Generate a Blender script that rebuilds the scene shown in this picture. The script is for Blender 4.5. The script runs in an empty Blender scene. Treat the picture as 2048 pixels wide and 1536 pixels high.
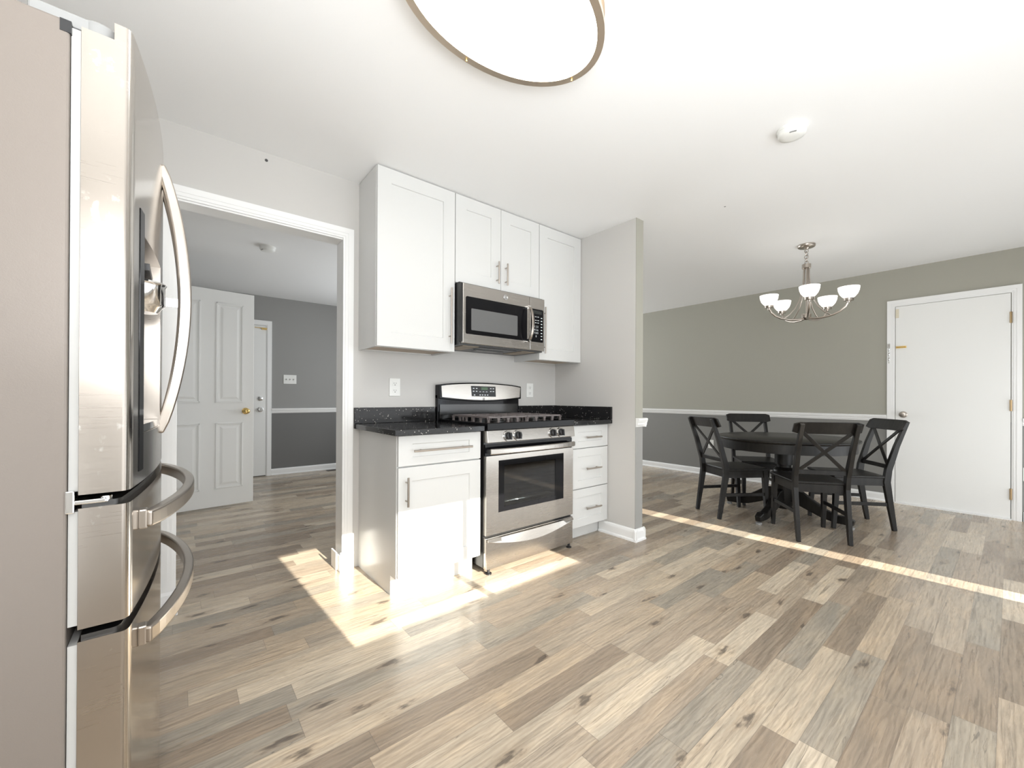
import bpy, bmesh, math, random
from mathutils import Vector, Matrix
C = bpy.context.scene.collection
S = bpy.context.scene
PI = math.pi
random.seed(7)

# ------------------------------------------------------------------ camera
TH, PITCH, ROLL, F, CY = math.radians(50.68), 0.0023, 0.0046, 817.97, 793.16
cd = bpy.data.cameras.new('camera'); cam = bpy.data.objects.new('camera', cd); C.objects.link(cam)
r0 = Vector((math.sin(TH), -math.cos(TH), 0)); f0 = Vector((math.cos(TH), math.sin(TH), 0)); u0 = Vector((0, 0, 1))
fw = f0 * math.cos(PITCH) + u0 * math.sin(PITCH); up = u0 * math.cos(PITCH) - f0 * math.sin(PITCH)
rt = r0 * math.cos(ROLL) + up * math.sin(ROLL); up2 = up * math.cos(ROLL) - r0 * math.sin(ROLL)
M = Matrix((rt, up2, -fw)).transposed().to_4x4(); M.translation = Vector((0, 0, 1.0821))
cam.matrix_world = M
cd.sensor_width = 36; cd.lens = F * 36 / 2048; cd.shift_y = (CY - 768) / 2048; cd.clip_start = 0.02
S.camera = cam

# ------------------------------------------------------------------ light and exposure
S.view_settings.view_transform = 'Standard'; S.view_settings.look = 'None'
S.view_settings.gamma = 1; S.view_settings.use_curve_mapping = False
S.view_settings.exposure = 0.40
w = bpy.data.worlds.new('sky'); S.world = w; w.use_nodes = True
w.node_tree.nodes['Background'].inputs[0].default_value = (0.75, 0.86, 1.0, 1)
w.node_tree.nodes['Background'].inputs[1].default_value = 3.0
YB = -1.15                                   # inner face of the wall behind the camera
def lamp(name, kind, loc, power, color=(1, 1, 1), direction=None, **kw):
    l = bpy.data.lights.new(name, kind); l.energy = power; l.color = color
    for k, v in kw.items(): setattr(l, k, v)
    o = bpy.data.objects.new(name, l); C.objects.link(o); o.location = loc
    if direction is not None: o.rotation_euler = Vector(direction).to_track_quat('-Z', 'Y').to_euler()
    return o
lamp('sun', 'SUN', (0, -6, 6), 16, (1.0, 0.93, 0.82), (-0.05, 1, -0.43), angle=math.radians(0.35))
lamp('kitchen_window_fill', 'AREA', (1.8, YB + 0.03, 1.05), 27, (0.93, 0.97, 1.0), (0, 1, 0.12), shape='RECTANGLE', size=3.0, size_y=1.6)  # window light widened past the opening, added to even out the kitchen
lamp('left_side_fill', 'AREA', (-0.79, -0.05, 1.05), 24, (0.93, 0.97, 1.0), (1, 0.15, 0.12), shape='RECTANGLE', size=1.9, size_y=1.6)  # added soft fill from the left; no window known there
lamp('patio_side_fill', 'AREA', (4.5, YB + 0.03, 0.95), 30, (0.93, 0.97, 1.0), (0, 1, 0.1), shape='RECTANGLE', size=2.4, size_y=1.7)  # broad fill over solid wall, added to brighten the dining area
lamp('living_side_fill', 'AREA', (4.3, 6.40, 1.6), 80, (0.93, 0.97, 1.0), (0, -1, 0.1), shape='RECTANGLE', size=2.6, size_y=1.3)  # unseen fill behind the partition, added to lift the far dining side
lamp('back_room_fill', 'AREA', (2.6, 4.6, 1.3), 30, (0.93, 0.97, 1.0), (-1, 0, 0.1), shape='RECTANGLE', size=2.4, size_y=1.6)  # fill added on the divider wall to brighten the hall; no window there
# the photographer's flash: a little straight ahead, most of it bounced off the ceiling
lamp('camera_flash', 'AREA', (0.02, -0.3, 1.45), 9, (0.97, 0.985, 1), (0.7, 0.72, 0.05), shape='DISK', size=0.5)
lamp('bounced_flash', 'AREA', (0.05, -0.4, 1.1), 42, (0.95, 0.98, 1), (0, 0, 1), shape='DISK', size=1.1)

# ------------------------------------------------------------------ materials
def mat(name, color=(.8, .8, .8), rough=.5, metal=0.0, spec=.5, **kw):
    m = bpy.data.materials.new(name); m.use_nodes = True
    b = m.node_tree.nodes['Principled BSDF']
    b.inputs['Base Color'].default_value = (*color, 1); b.inputs['Roughness'].default_value = rough
    b.inputs['Metallic'].default_value = metal; b.inputs['Specular IOR Level'].default_value = spec
    for k, v in kw.items(): b.inputs[k].default_value = v
    return m
class G:                                     # tiny node-graph helper
    def __init__(s, m): s.t = m.node_tree; s.b = s.t.nodes['Principled BSDF']
    def n(s, kind, ins=None, **props):
        x = s.t.nodes.new(kind)
        for k, v in props.items(): setattr(x, k, v)
        for k, v in (ins or {}).items():
            if isinstance(v, bpy.types.NodeSocket): s.t.links.new(v, x.inputs[k])
            else: x.inputs[k].default_value = v
        return x
    def m(s, op, a, b=0.0, c=0.0):
        return s.n('ShaderNodeMath', {0: a, 1: b, 2: c}, operation=op).outputs[0]
    def l(s, o, i): s.t.links.new(o, i)
    def pos(s): return s.n('ShaderNodeNewGeometry').outputs['Position']
    def obj(s): return s.n('ShaderNodeTexCoord').outputs['Object']
    def ramp(s, f, stops, interp='LINEAR'):
        x = s.n('ShaderNodeValToRGB', {0: f}); cr = x.color_ramp; cr.interpolation = interp
        while len(cr.elements) < len(stops): cr.elements.new(0.5)
        for e, (p, c) in zip(cr.elements, stops): e.position = p; e.color = (*c, 1) if len(c) == 3 else c
        return x.outputs[0]
    def mix(s, f, a, b, blend='MIX'):
        x = s.n('ShaderNodeMix', data_type='RGBA', blend_type=blend)
        for k, v in ((0, f), (6, a), (7, b)):
            if isinstance(v, bpy.types.NodeSocket): s.t.links.new(v, x.inputs[k])
            else: x.inputs[k].default_value = v if k == 0 else (*v, 1)
        return x.outputs[2]
    def bump(s, h, strength, dist=.001):
        x = s.n('ShaderNodeBump', {'Height': h, 'Strength': strength, 'Distance': dist}); s.l(x.outputs[0], s.b.inputs['Normal'])

def painted(name, color, rough, bump=.05, scale=300, spec=.4):
    m = mat(name, color, rough, spec=spec); g = G(m)
    nz = g.n('ShaderNodeTexNoise', {'Vector': g.pos(), 'Scale': scale, 'Detail': 2.0})
    g.bump(nz.outputs[0], bump, .002)
    return m
WALL = painted('grey_wall_paint', (.58, .565, .54), .42)
WALLD = painted('dimmed_olive_wall_paint', (.375, .365, .312), .6)  # kitchen paint made darker; the weaker light on these walls is in the colour
WALLDL = painted('dark_grey_lower_wall_paint', (.235, .232, .22), .6)
WALLPL = painted('lit_lower_partition_paint', (.33, .326, .31), .6)  # dining lower paint, lightened to carry the brighter light on this end
WALLHL = painted('dark_grey_lower_hall_paint', (.165, .164, .16), .6)
WALLH = painted('dimmed_hall_paint', (.30, .297, .287), .6)  # darker copy of the kitchen paint; dimmer hall light is in the colour
CEIL = painted('white_ceiling_paint', (.88, .88, .875), .6, .08, 200)
TRIM = mat('white_trim_paint', (.86, .86, .85), .3)
DOORW = mat('white_door_paint', (.84, .84, .82), .4)
CAB = mat('white_cabinet_lacquer', (.655, .655, .64), .25, spec=.3)
WOODU = mat('birch_cabinet_underside', (.55, .44, .33), .5)
BLACKW = mat('black_stained_wood', (.012, .011, .010), .36, spec=.3)
g = G(BLACKW); mp = g.n('ShaderNodeMapping', {'Vector': g.obj(), 'Scale': (40, 40, 6)})
nz = g.n('ShaderNodeTexNoise', {'Vector': mp.outputs[0], 'Scale': 1.0, 'Detail': 3.0})
g.l(g.ramp(nz.outputs[0], [(.3, (.007, .006, .006)), (.75, (.016, .015, .013))]), g.b.inputs['Base Color'])
NICKEL = mat('brushed_nickel', (.46, .415, .37), .28, 1)
CHROME = mat('chrome', (.8, .8, .8), .08, 1)
BRASS = mat('brass', (.78, .56, .22), .2, 1)
BRONZE = mat('old_brass_hinge', (.42, .30, .17), .4, 1)
BLACKP = mat('black_plastic', (.015, .015, .016), .35)
BLACKG = mat('black_gloss', (.006, .006, .007), .07, spec=.16)
GREYP = mat('grey_plastic', (.27, .27, .265), .45)
DARKM = mat('dark_steel', (.09, .09, .09), .4, 1)
WHITEP = mat('white_plastic', (.82, .82, .79), .35)
GASKET = mat('white_gasket', (.42, .415, .40), .5)
INK = mat('light_print', (.75, .78, .8), .5)
INKD = mat('dark_print', (.05, .05, .05), .5)
IRON = mat('cast_iron_grate', (.15, .128, .122), .45)
def steel(name, axis, color=(.46, .435, .405), rough=.28):
    m = mat(name, color, rough, 1, Anisotropic=.4); g = G(m)
    sc = [6, 6, 6]; 
    for i in range(3):
        if i != axis: sc[i] = 900
    mp = g.n('ShaderNodeMapping', {'Vector': g.pos(), 'Scale': sc})
    nz = g.n('ShaderNodeTexNoise', {'Vector': mp.outputs[0], 'Scale': 1.0, 'Detail': 2.0})
    sm = g.n('ShaderNodeTexNoise', {'Vector': g.pos(), 'Scale': 9.0, 'Detail': 3.0, 'Roughness': .6})
    r = g.m('ADD', g.m('MULTIPLY', nz.outputs[0], .10), g.m('MULTIPLY', sm.outputs[0], .06))
    g.l(g.m('ADD', r, rough - .10), g.b.inputs['Roughness'])
    g.bump(nz.outputs[0], .012, .0005)
    return m
STEELX = steel('brushed_stainless_steel', 0)
STEELF = steel('polished_stainless_steel', 1, (.60, .565, .525), .17)
def fridge_steel():
    m = steel('smudged_stainless_steel', 0, (.34, .305, .275), .32); g = G(m)
    p = g.pos()
    big = g.n('ShaderNodeTexNoise', {'Vector': p, 'Scale': 11.0, 'Detail': 5.0, 'Roughness': .65})
    mp = g.n('ShaderNodeMapping', {'Vector': p, 'Scale': (60, 60, 9)})
    fine = g.n('ShaderNodeTexNoise', {'Vector': mp.outputs[0], 'Scale': 1.0, 'Detail': 4.0})
    k = g.m('MULTIPLY', g.ramp(big.outputs[0], [(.61, (0,) * 3), (.65, (1,) * 3)]), g.ramp(fine.outputs[0], [(.48, (0,) * 3), (.62, (1,) * 3)]))
    g.l(g.mix(g.m('MULTIPLY', k, .8), (.37, .335, .30), (.60, .58, .56)), g.b.inputs['Base Color'])
    return m
STEELS = fridge_steel()
FSIDE = mat('textured_greige_steel', (.20, .172, .150), .42, .15); g = G(FSIDE)
vz = g.n('ShaderNodeTexNoise', {'Vector': g.pos(), 'Scale': 330.0, 'Detail': 3.0, 'Distortion': .8}); g.bump(vz.outputs[0], .22, .0012)
STONE = mat('black_sparkle_quartz', (.01, .01, .011), .1, spec=.3); g = G(STONE)
v1 = g.n('ShaderNodeTexVoronoi', {'Vector': g.pos(), 'Scale': 190.0}, feature='F1')
wn = g.n('ShaderNodeTexWhiteNoise', {'Vector': v1.outputs['Position']})
sp = g.m('MULTIPLY', g.m('GREATER_THAN', wn.outputs[0], .965), g.m('LESS_THAN', v1.outputs['Distance'], .38))
n2 = g.n('ShaderNodeTexNoise', {'Vector': g.pos(), 'Scale': 700.0})
bc = g.ramp(n2.outputs[0], [(.4, (.008, .008, .009)), (.7, (.035, .034, .034))])
g.l(g.mix(sp, bc, (.75, .72, .66)), g.b.inputs['Base Color'])
def glow(name, color, strength, base=(.9, .9, .88)):
    return mat(name, base, .35, **{'Emission Color': (*color, 1), 'Emission Strength': strength})
LAMPG = glow('lit_white_diffuser', (1, .985, .96), 8.0)
LAMPS = glow('lit_white_drum_side', (1, .97, .93), 1.2)
SHADEG = glow('lit_opal_glass', (1, .96, .90), .85)
LCD = glow('green_display', (.25, .5, .25), .12, (.03, .05, .03))
def glass(name, tint, refl):
    m = bpy.data.materials.new(name); m.use_nodes = True; t = m.node_tree; t.nodes.remove(t.nodes['Principled BSDF'])
    a = t.nodes.new('ShaderNodeBsdfTransparent'); a.inputs[0].default_value = (*tint, 1)
    b = t.nodes.new('ShaderNodeBsdfGlossy'); b.inputs['Roughness'].default_value = .02
    f = t.nodes.new('ShaderNodeFresnel'); f.inputs[0].default_value = refl
    x = t.nodes.new('ShaderNodeMixShader')
    t.links.new(f.outputs[0], x.inputs[0]); t.links.new(a.outputs[0], x.inputs[1]); t.links.new(b.outputs[0], x.inputs[2])
    t.links.new(x.outputs[0], t.nodes['Material Output'].inputs[0]); return m
PANE = glass('window_glass', (.97, .98, .98), 1.45)
OVENG = glass('oven_door_glass', (.80, .83, .82), 1.6)

def floor_material():
    m = mat('grey_oak_laminate', (.4, .35, .3), .3); g = G(m)
    xyz = g.n('ShaderNodeSeparateXYZ', {0: g.pos()}); X, Y = xyz.outputs[0], xyz.outputs[1]
    yr = g.m('DIVIDE', g.m('SUBTRACT', Y, .207 - 9.9), .0992)
    row = g.m('FLOOR', yr); fy = g.m('FRACT', yr)
    wr = g.n('ShaderNodeTexWhiteNoise', {'W': row}, noise_dimensions='1D').outputs[0]
    u = g.m('ADD', g.m('ADD', g.m('DIVIDE', X, .70), g.m('MULTIPLY', row, 37.0)), g.m('MULTIPLY', wr, 11.0))
    vor = g.n('ShaderNodeTexVoronoi', {'W': u, 'Scale': 1.0, 'Randomness': .75}, voronoi_dimensions='1D', feature='F1')
    edge = g.n('ShaderNodeTexVoronoi', {'W': u, 'Scale': 1.0, 'Randomness': .75}, voronoi_dimensions='1D', feature='DISTANCE_TO_EDGE').outputs['Distance']
    cid = g.n('ShaderNodeSeparateXYZ', {0: vor.outputs['Color']})
    tone = cid.outputs[0]; tone2 = cid.outputs[1]; tone3 = cid.outputs[2]
    base = g.ramp(tone, [(0, (0.303, 0.240, 0.180)), (.15, (0.427, 0.351, 0.268)), (.33, (0.345, 0.301, 0.243)), (.48, (0.498, 0.414, 0.315)), (.64, (0.392, 0.317, 0.241)), (.80, (0.570, 0.482, 0.372)), (.93, (0.452, 0.363, 0.268))], 'CONSTANT')
    # grain: noise drawn out along the board, shifted from piece to piece
    off = g.n('ShaderNodeCombineXYZ', {0: g.m('MULTIPLY', tone2, 40.0), 1: g.m('MULTIPLY', tone3, 40.0), 2: g.m('MULTIPLY', row, 3.1)}).outputs[0]
    pv = g.n('ShaderNodeVectorMath', {0: g.pos(), 1: off}, operation='ADD').outputs[0]
    m1 = g.n('ShaderNodeMapping', {'Vector': pv, 'Scale': (5, 110, 1)})
    grain = g.n('ShaderNodeTexNoise', {'Vector': m1.outputs[0], 'Scale': 1.0, 'Detail': 4.0, 'Roughness': .6, 'Distortion': .6})
    m2 = g.n('ShaderNodeMapping', {'Vector': pv, 'Scale': (2.2, 9, 1)})
    cloud = g.n('ShaderNodeTexNoise', {'Vector': m2.outputs[0], 'Scale': 1.0, 'Detail': 3.0, 'Roughness': .55, 'Distortion': 1.2})
    m3 = g.n('ShaderNodeMapping', {'Vector': pv, 'Scale': (14, 46, 1)})
    ring = g.n('ShaderNodeTexWave', {'Vector': m2.outputs[0], 'Scale': 2.2, 'Distortion': 9.0, 'Detail': 2.0, 'Detail Scale': 1.4}, bands_direction='Y')
    c = g.mix(.9, base, g.ramp(grain.outputs[0], [(.26, (.62, .60, .58)), (.5, (1, 1, 1)), (.76, (1.18, 1.17, 1.14))]), 'MULTIPLY')
    c = g.mix(.9, c, g.ramp(cloud.outputs[0], [(.3, (.82, .84, .86)), (.52, (1, 1, 1)), (.72, (1.15, 1.12, 1.07))]), 'MULTIPLY')
    c = g.mix(.34, c, g.ramp(ring.outputs[0], [(0, (.72, .70, .68)), (1, (1.15, 1.15, 1.15))]), 'MULTIPLY')
    # knots and cracks
    mk = g.n('ShaderNodeMapping', {'Vector': pv, 'Scale': (3.2, 9.5, 1)})
    vk = g.n('ShaderNodeTexVoronoi', {'Vector': mk.outputs[0], 'Scale': 1.0, 'Randomness': 1.0}, voronoi_dimensions='2D')
    dn = g.n('ShaderNodeTexNoise', {'Vector': m3.outputs[0], 'Scale': 1.2, 'Detail': 3.0})
    kd = g.m('ADD', vk.outputs['Distance'], g.m('MULTIPLY', g.m('SUBTRACT', dn.outputs[0], .5), .75))
    pick = g.m('GREATER_THAN', g.n('ShaderNodeSeparateXYZ', {0: vk.outputs['Color']}).outputs[0], .80)
    knot = g.m('MULTIPLY', g.ramp(kd, [(.02, (1,) * 3), (.16, (0,) * 3)]), pick)
    halo = g.m('MULTIPLY', g.ramp(kd, [(.05, (1,) * 3), (.42, (0,) * 3)]), pick)
    c = g.mix(g.m('MULTIPLY', halo, .4), c, (.36, .265, .18))
    c = g.mix(g.m('MULTIPLY', knot, .75), c, (.075, .062, .052))
    mc = g.n('ShaderNodeMapping', {'Vector': pv, 'Scale': (1.6, 24, 1)})
    ck = g.n('ShaderNodeTexNoise', {'Vector': mc.outputs[0], 'Scale': 1.0, 'Detail': 2.0, 'Distortion': 2.0})
    crack = g.ramp(g.m('ABSOLUTE', g.m('SUBTRACT', ck.outputs[0], .70)), [(.0, (1,) * 3), (.02, (0,) * 3)])
    c = g.mix(g.m('MULTIPLY', crack, .6), c, (.09, .078, .068))
    mf = g.n('ShaderNodeMapping', {'Vector': pv, 'Scale': (16, 330, 1)})
    fl = g.n('ShaderNodeTexNoise', {'Vector': mf.outputs[0], 'Scale': 1.0, 'Detail': 2.0})
    fleck = g.m('MULTIPLY', g.ramp(fl.outputs[0], [(.60, (0,) * 3), (.70, (1,) * 3)]), g.ramp(cloud.outputs[0], [(.42, (0,) * 3), (.60, (1,) * 3)]))
    c = g.mix(g.m('MULTIPLY', fleck, .45), c, (.13, .112, .095))
    seam = g.m('MAXIMUM', g.m('LESS_THAN', g.m('ABSOLUTE', g.m('SUBTRACT', fy, .5)), -1.0), g.m('GREATER_THAN', g.m('ABSOLUTE', g.m('SUBTRACT', fy, .5)), .4905))
    joint = g.m('LESS_THAN', edge, .0016)
    c = g.mix(g.m('MULTIPLY', g.m('MAXIMUM', seam, joint), .45), c, (.12, .10, .085))
    g.l(c, g.b.inputs['Base Color'])
    g.l(g.ramp(grain.outputs[0], [(.3, (.31,) * 3), (.7, (.21,) * 3)]), g.b.inputs['Roughness'])
    g.bump(grain.outputs[0], .06, .001)
    return m
FLOOR = floor_material()

# ------------------------------------------------------------------ mesh building
class MB:
    def __init__(s): s.v = []; s.f = []; s.sm = []
    def add(s, vs, fs, smooth=False):
        o = len(s.v); s.v += [tuple(v) for v in vs]; s.f += [tuple(i + o for i in f) for f in fs]; s.sm += [smooth] * len(fs)
        return s
    def box(s, x0, x1, y0, y1, z0, z1):
        x0, x1 = sorted((x0, x1)); y0, y1 = sorted((y0, y1)); z0, z1 = sorted((z0, z1))
        return s.add([(x0, y0, z0), (x1, y0, z0), (x1, y1, z0), (x0, y1, z0), (x0, y0, z1), (x1, y0, z1), (x1, y1, z1), (x0, y1, z1)],
                     [(0, 3, 2, 1), (4, 5, 6, 7), (0, 1, 5, 4), (1, 2, 6, 5), (2, 3, 7, 6), (3, 0, 4, 7)])
    def prism(s, poly, axis, a, b, smooth=False):          # polygon drawn on the other two axes, extruded from a to b
        def P(p, t):
            return {'z': (p[0], p[1], t), 'y': (p[0], t, p[1]), 'x': (t, p[0], p[1])}[axis]
        n = len(poly); vs = [P(p, a) for p in poly] + [P(p, b) for p in poly]
        s.add(vs, [tuple(range(n - 1, -1, -1)), tuple(range(n, 2 * n))])
        o = len(s.v) - 2 * n
        for i in range(n):
            j = (i + 1) % n; s.f.append((o + i, o + j, o + n + j, o + n + i)); s.sm.append(smooth)
        return s
    def tube(s, pts, r, seg=10, closed=False, cap=True):
        pts = [Vector(p) for p in pts]; n = len(pts); rs = r if isinstance(r, (list, tuple)) else [r] * n
        rings = []; nrm = None
        for i, p in enumerate(pts):
            if closed: t = pts[(i + 1) % n] - pts[i - 1]
            else: t = pts[min(i + 1, n - 1)] - pts[max(i - 1, 0)]
            t.normalize()
            if nrm is None:
                nrm = t.orthogonal().normalized()
            else:
                nrm = (nrm - t * nrm.dot(t)); nrm.normalize()
            b = t.cross(nrm)
            rings.append([p + (nrm * math.cos(k * 2 * PI / seg) + b * math.sin(k * 2 * PI / seg)) * rs[i] for k in range(seg)])
        vs = [v for q in rings for v in q]; fs = []
        for i in range(n if closed else n - 1):
            a = i * seg; c = ((i + 1) % n) * seg
            fs += [(a + k, a + (k + 1) % seg, c + (k + 1) % seg, c + k) for k in range(seg)]
        s.add(vs, fs, True)
        if cap and not closed:
            o = len(s.v) - len(vs)
            s.f += [tuple(o + k for k in range(seg - 1, -1, -1)), tuple(o + (n - 1) * seg + k for k in range(seg))]; s.sm += [False] * 2
        return s
    def bar(s, pts, side, wd, th):                          # rectangular section swept along pts; side = fixed width direction
        pts = [Vector(p) for p in pts]; n = len(pts); side = Vector(side).normalized()
        wd = wd if isinstance(wd, (list, tuple)) else [wd] * n; th = th if isinstance(th, (list, tuple)) else [th] * n
        vs = []
        for i, p in enumerate(pts):
            t = (pts[min(i + 1, n - 1)] - pts[max(i - 1, 0)]).normalized(); b = t.cross(side).normalized(); q = b.cross(t).normalized()
            for a, c in ((-1, -1), (1, -1), (1, 1), (-1, 1)): vs.append(p + q * a * wd[i] / 2 + b * c * th[i] / 2)
        fs = []
        for i in range(n - 1):
            for k in range(4): fs.append((i * 4 + k, i * 4 + (k + 1) % 4, i * 4 + 4 + (k + 1) % 4, i * 4 + 4 + k))
        fs += [(3, 2, 1, 0), tuple(4 * (n - 1) + k for k in range(4))]
        return s.add(vs, fs)
    def lathe(s, prof, c=(0, 0, 0), seg=32, axis='z', smooth=True, sx=1, sy=1):
        vs = []
        for r, z in prof:
            for k in range(seg):
                a = 2 * PI * k / seg; x, y = r * math.cos(a) * sx, r * math.sin(a) * sy
                p = {'z': (x, y, z), 'y': (x, z, y), 'x': (z, x, y)}[axis]
                vs.append((p[0] + c[0], p[1] + c[1], p[2] + c[2]))
        n = len(prof); fs = []
        for i in range(n - 1):
            for k in range(seg): fs.append((i * seg + k, i * seg + (k + 1) % seg, (i + 1) * seg + (k + 1) % seg, (i + 1) * seg + k))
        s.add(vs, fs, smooth); o = len(s.v) - len(vs)
        for i in (0, n - 1):
            if prof[i][0] > 1e-5: s.f.append(tuple(o + i * seg + k for k in range(seg))); s.sm.append(False)
        return s
    def build(s, name, m, parent=None, bevel=0, seg=2, off=None, subsurf=0):
        me = bpy.data.meshes.new(name)
        off = Vector(off) if off is not None else Vector((0, 0, 0))
        me.from_pydata([tuple(Vector(v) - off) for v in s.v], [], s.f)
        bm = bmesh.new(); bm.from_mesh(me)
        for f, k in zip(bm.faces, s.sm): f.smooth = k
        bmesh.ops.remove_doubles(bm, verts=bm.verts, dist=1e-6)
        bmesh.ops.recalc_face_normals(bm, faces=bm.faces)
        for e in bm.edges:
            if len(e.link_faces) == 2 and e.calc_face_angle(0) > math.radians(50): e.smooth = False
        bm.to_mesh(me); bm.free()
        me.materials.append(m)
        o = bpy.data.objects.new(name, me); C.objects.link(o)
        if parent is not None: o.parent = parent
        if bevel:
            b = o.modifiers.new('edge', 'BEVEL'); b.width = bevel; b.segments = seg; b.limit_method = 'ANGLE'; b.angle_limit = math.radians(40)
        if subsurf:
            q = o.modifiers.new('sub', 'SUBSURF'); q.levels = subsurf; q.render_levels = subsurf
        return o
def tag(o, label=None, cat=None, group=None, kind=None):
    for k, v in (('label', label), ('category', cat), ('group', group), ('kind', kind)):
        if v: o[k] = v
    return o
class T:                                                    # a thing: an Empty at its base; parts given in world coordinates
    def __init__(s, name, label, cat, loc=(0, 0, 0), group=None, rotz=0):
        s.o = bpy.data.objects.new(name, None); C.objects.link(s.o); s.o.location = loc; s.o.rotation_euler = (0, 0, rotz)
        s.o.empty_display_size = .05; s.loc = Vector(loc); tag(s.o, label, cat, group)
    def part(s, mb, name, m, parent=None, label=None, **kw):
        o = mb.build(name, m, parent or s.o, off=s.loc, **kw)
        if label: o['label'] = label
        return o
def struct(name, mb, m, label=None, **kw):
    o = mb.build(name, m, **kw); o['kind'] = 'structure'
    if label: o['label'] = label
    return o
def text_mb(txt, size, origin, ux, uy, depth=.0006):        # flat lettering as mesh
    cu = bpy.data.curves.new('lettering', 'FONT'); cu.body = txt; cu.size = size; cu.align_x = 'CENTER'; cu.align_y = 'CENTER'
    o = bpy.data.objects.new('lettering', cu); C.objects.link(o)
    me = bpy.data.meshes.new_from_object(o.evaluated_get(bpy.context.evaluated_depsgraph_get()))
    ux, uy, og = Vector(ux), Vector(uy), Vector(origin); mb = MB()
    mb.add([og + ux * v.co.x + uy * v.co.y for v in me.vertices], [tuple(p.vertices) for p in me.polygons])
    bpy.data.objects.remove(o); bpy.data.curves.remove(cu); bpy.data.meshes.remove(me)
    return mb

# ------------------------------------------------------------------ room shell
H = 2.446; YW = 2.6475; YW2 = 2.765; XL = -0.82; XP = 2.678; XP2 = 2.7705; YP = 1.796; XF = 5.8225; YH = 6.4387
struct('floor', MB().box(XL - .2, XF + .2, YB - .2, YH + .2, -.05, 0), FLOOR)
struct('ceiling', MB().box(XL - .2, XF + .2, YB - .2, YH + .2, H, H + .05), CEIL)
b = MB().box(XL, -.012, YW, YW2, 0, H).box(.809, XP2, YW, YW2, 0, H).box(-.012, .809, YW, YW2, 2.075, H)
struct('wall_range', b, WALL)
struct('wall_partition', MB().box(XP, XP2 - .004, YP + .004, YW, 0, H), WALL)
struct('wall_partition_end', MB().box(XP, XP2, YP, YP + .004, .90, H).box(XP2 - .004, XP2, YP + .004, YW, .90, H), WALLD)
struct('wall_partition_end_lower', MB().box(XP, XP2, YP, YP + .004, 0, .90).box(XP2 - .004, XP2, YP + .004, YW, 0, .90), WALLPL)
struct('wall_divider', MB().box(XP, XP2, YW2, YH, 0, H), WALLH)
struct('wall_far', MB().box(XF, XF + .1, YB, YH, .88, H), WALLD)
struct('wall_far_lower', MB().box(XF, XF + .1, YB, YH, 0, .88), WALLDL)
struct('wall_left', MB().box(XL - .1, XL, YB, YW2, 0, H), WALL)
struct('wall_hall_left', MB().box(-.36, -.26, YW2, YH, 0, H), WALLH)
struct('wall_hall_back', MB().box(-.36, XF, YH, YH + .1, .88, H), WALLH)
struct('wall_hall_back_lower', MB().box(-.36, XF, YH, YH + .1, 0, .88), WALLHL)
# wall behind the camera, with the kitchen window and a narrow light beside the patio blinds
KX0, KX1, KZ0, KZ1 = .7475, 2.216, 1.247, 1.892; SX0, SX1, SZ1 = 3.55, 3.71, 2.0
b = MB().box(XL, KX0, YB - .12, YB, 0, H).box(KX0, KX1, YB - .12, YB, 0, KZ0).box(KX0, KX1, YB - .12, YB, KZ1, H)
b.box(KX1, SX0, YB - .12, YB, 0, H).box(SX0, SX1, YB - .12, YB, SZ1, H).box(SX0, SX1, YB - .12, YB, 0, .03).box(SX1, XF, YB - .12, YB, 0, H)
struct('wall_rear', b, WALL)
b = MB()
for x0, x1 in ((KX0 - .06, KX0), (KX1, KX1 + .06)): b.box(x0, x1, YB + .002, YB + .018, KZ0 - .06, KZ1 + .06)
b.box(KX0, KX1, YB + .002, YB + .018, KZ1, KZ1 + .06).box(KX0 - .02, KX1 + .02, YB + .002, YB + .05, KZ0 - .04, KZ0)
b.box(1.468, 1.512, YB - .09, YB - .05, KZ0, KZ1)
w1 = struct('window_1', b, TRIM)
MB().box(KX0, KX1, YB - .075, YB - .070, KZ0, KZ1).build('window_pane', PANE, w1)
w2 = struct('window_2', MB().box(SX0 - .03, SX0, YB + .002, YB + .015, .03, SZ1 + .03).box(SX1, SX1 + .03, YB + .002, YB + .015, .03, SZ1 + .03), TRIM)
MB().box(SX0, SX1, YB - .075, YB - .070, .03, SZ1).build('window_pane', PANE, w2)

# doorway: jambs, casing, plinth blocks
b = MB().box(-.011, 0, YW - .001, YW2 + .001, 0, 2.074).box(.797, .808, YW - .001, YW2 + .001, 0, 2.074).box(0, .797, YW - .001, YW2 + .001, 2.063, 2.074)
struct('trim_1', b, TRIM)
def casing(x0, x1, zt, y, out, wd=.062, leftless=False):     # stepped casing round an opening in an XZ wall; out = -1 towards -Y
    b = MB(); t0 = 0
    for d, t in ((0, .012), (.012, .017), (.03, .02)):
        b.prism([(x0 - wd, 0), (x0 - wd, zt + wd), (x1 + wd, zt + wd), (x1 + wd, 0), (x1 + d, 0), (x1 + d, zt + d), (x0 - d, zt + d), (x0 - d, 0)], 'y', y + out * t0, y + out * t); t0 = t
    return b
struct('trim_2', casing(-.003, .797, 2.072, YW, -1), TRIM)
b = MB()
for x0, x1 in ((-.07, .008), (.778, .862)):
    b.box(x0, x1, YW - .026, YW + .02, 0, .10); b.prism([(YW - .02, .10), (YW - .02, .118), (YW - .026, .10)], 'x', x0 + .006, x1 - .006)
    b.prism([(YW - .026, 0), (YW - .040, 0), (YW - .037, .012), (YW - .026, .018)], 'x', x0, x1)
b.box(.770, .779, YW + .02, YW2, 0, .11)
struct('trim_3', b, TRIM, bevel=.002)
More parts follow.
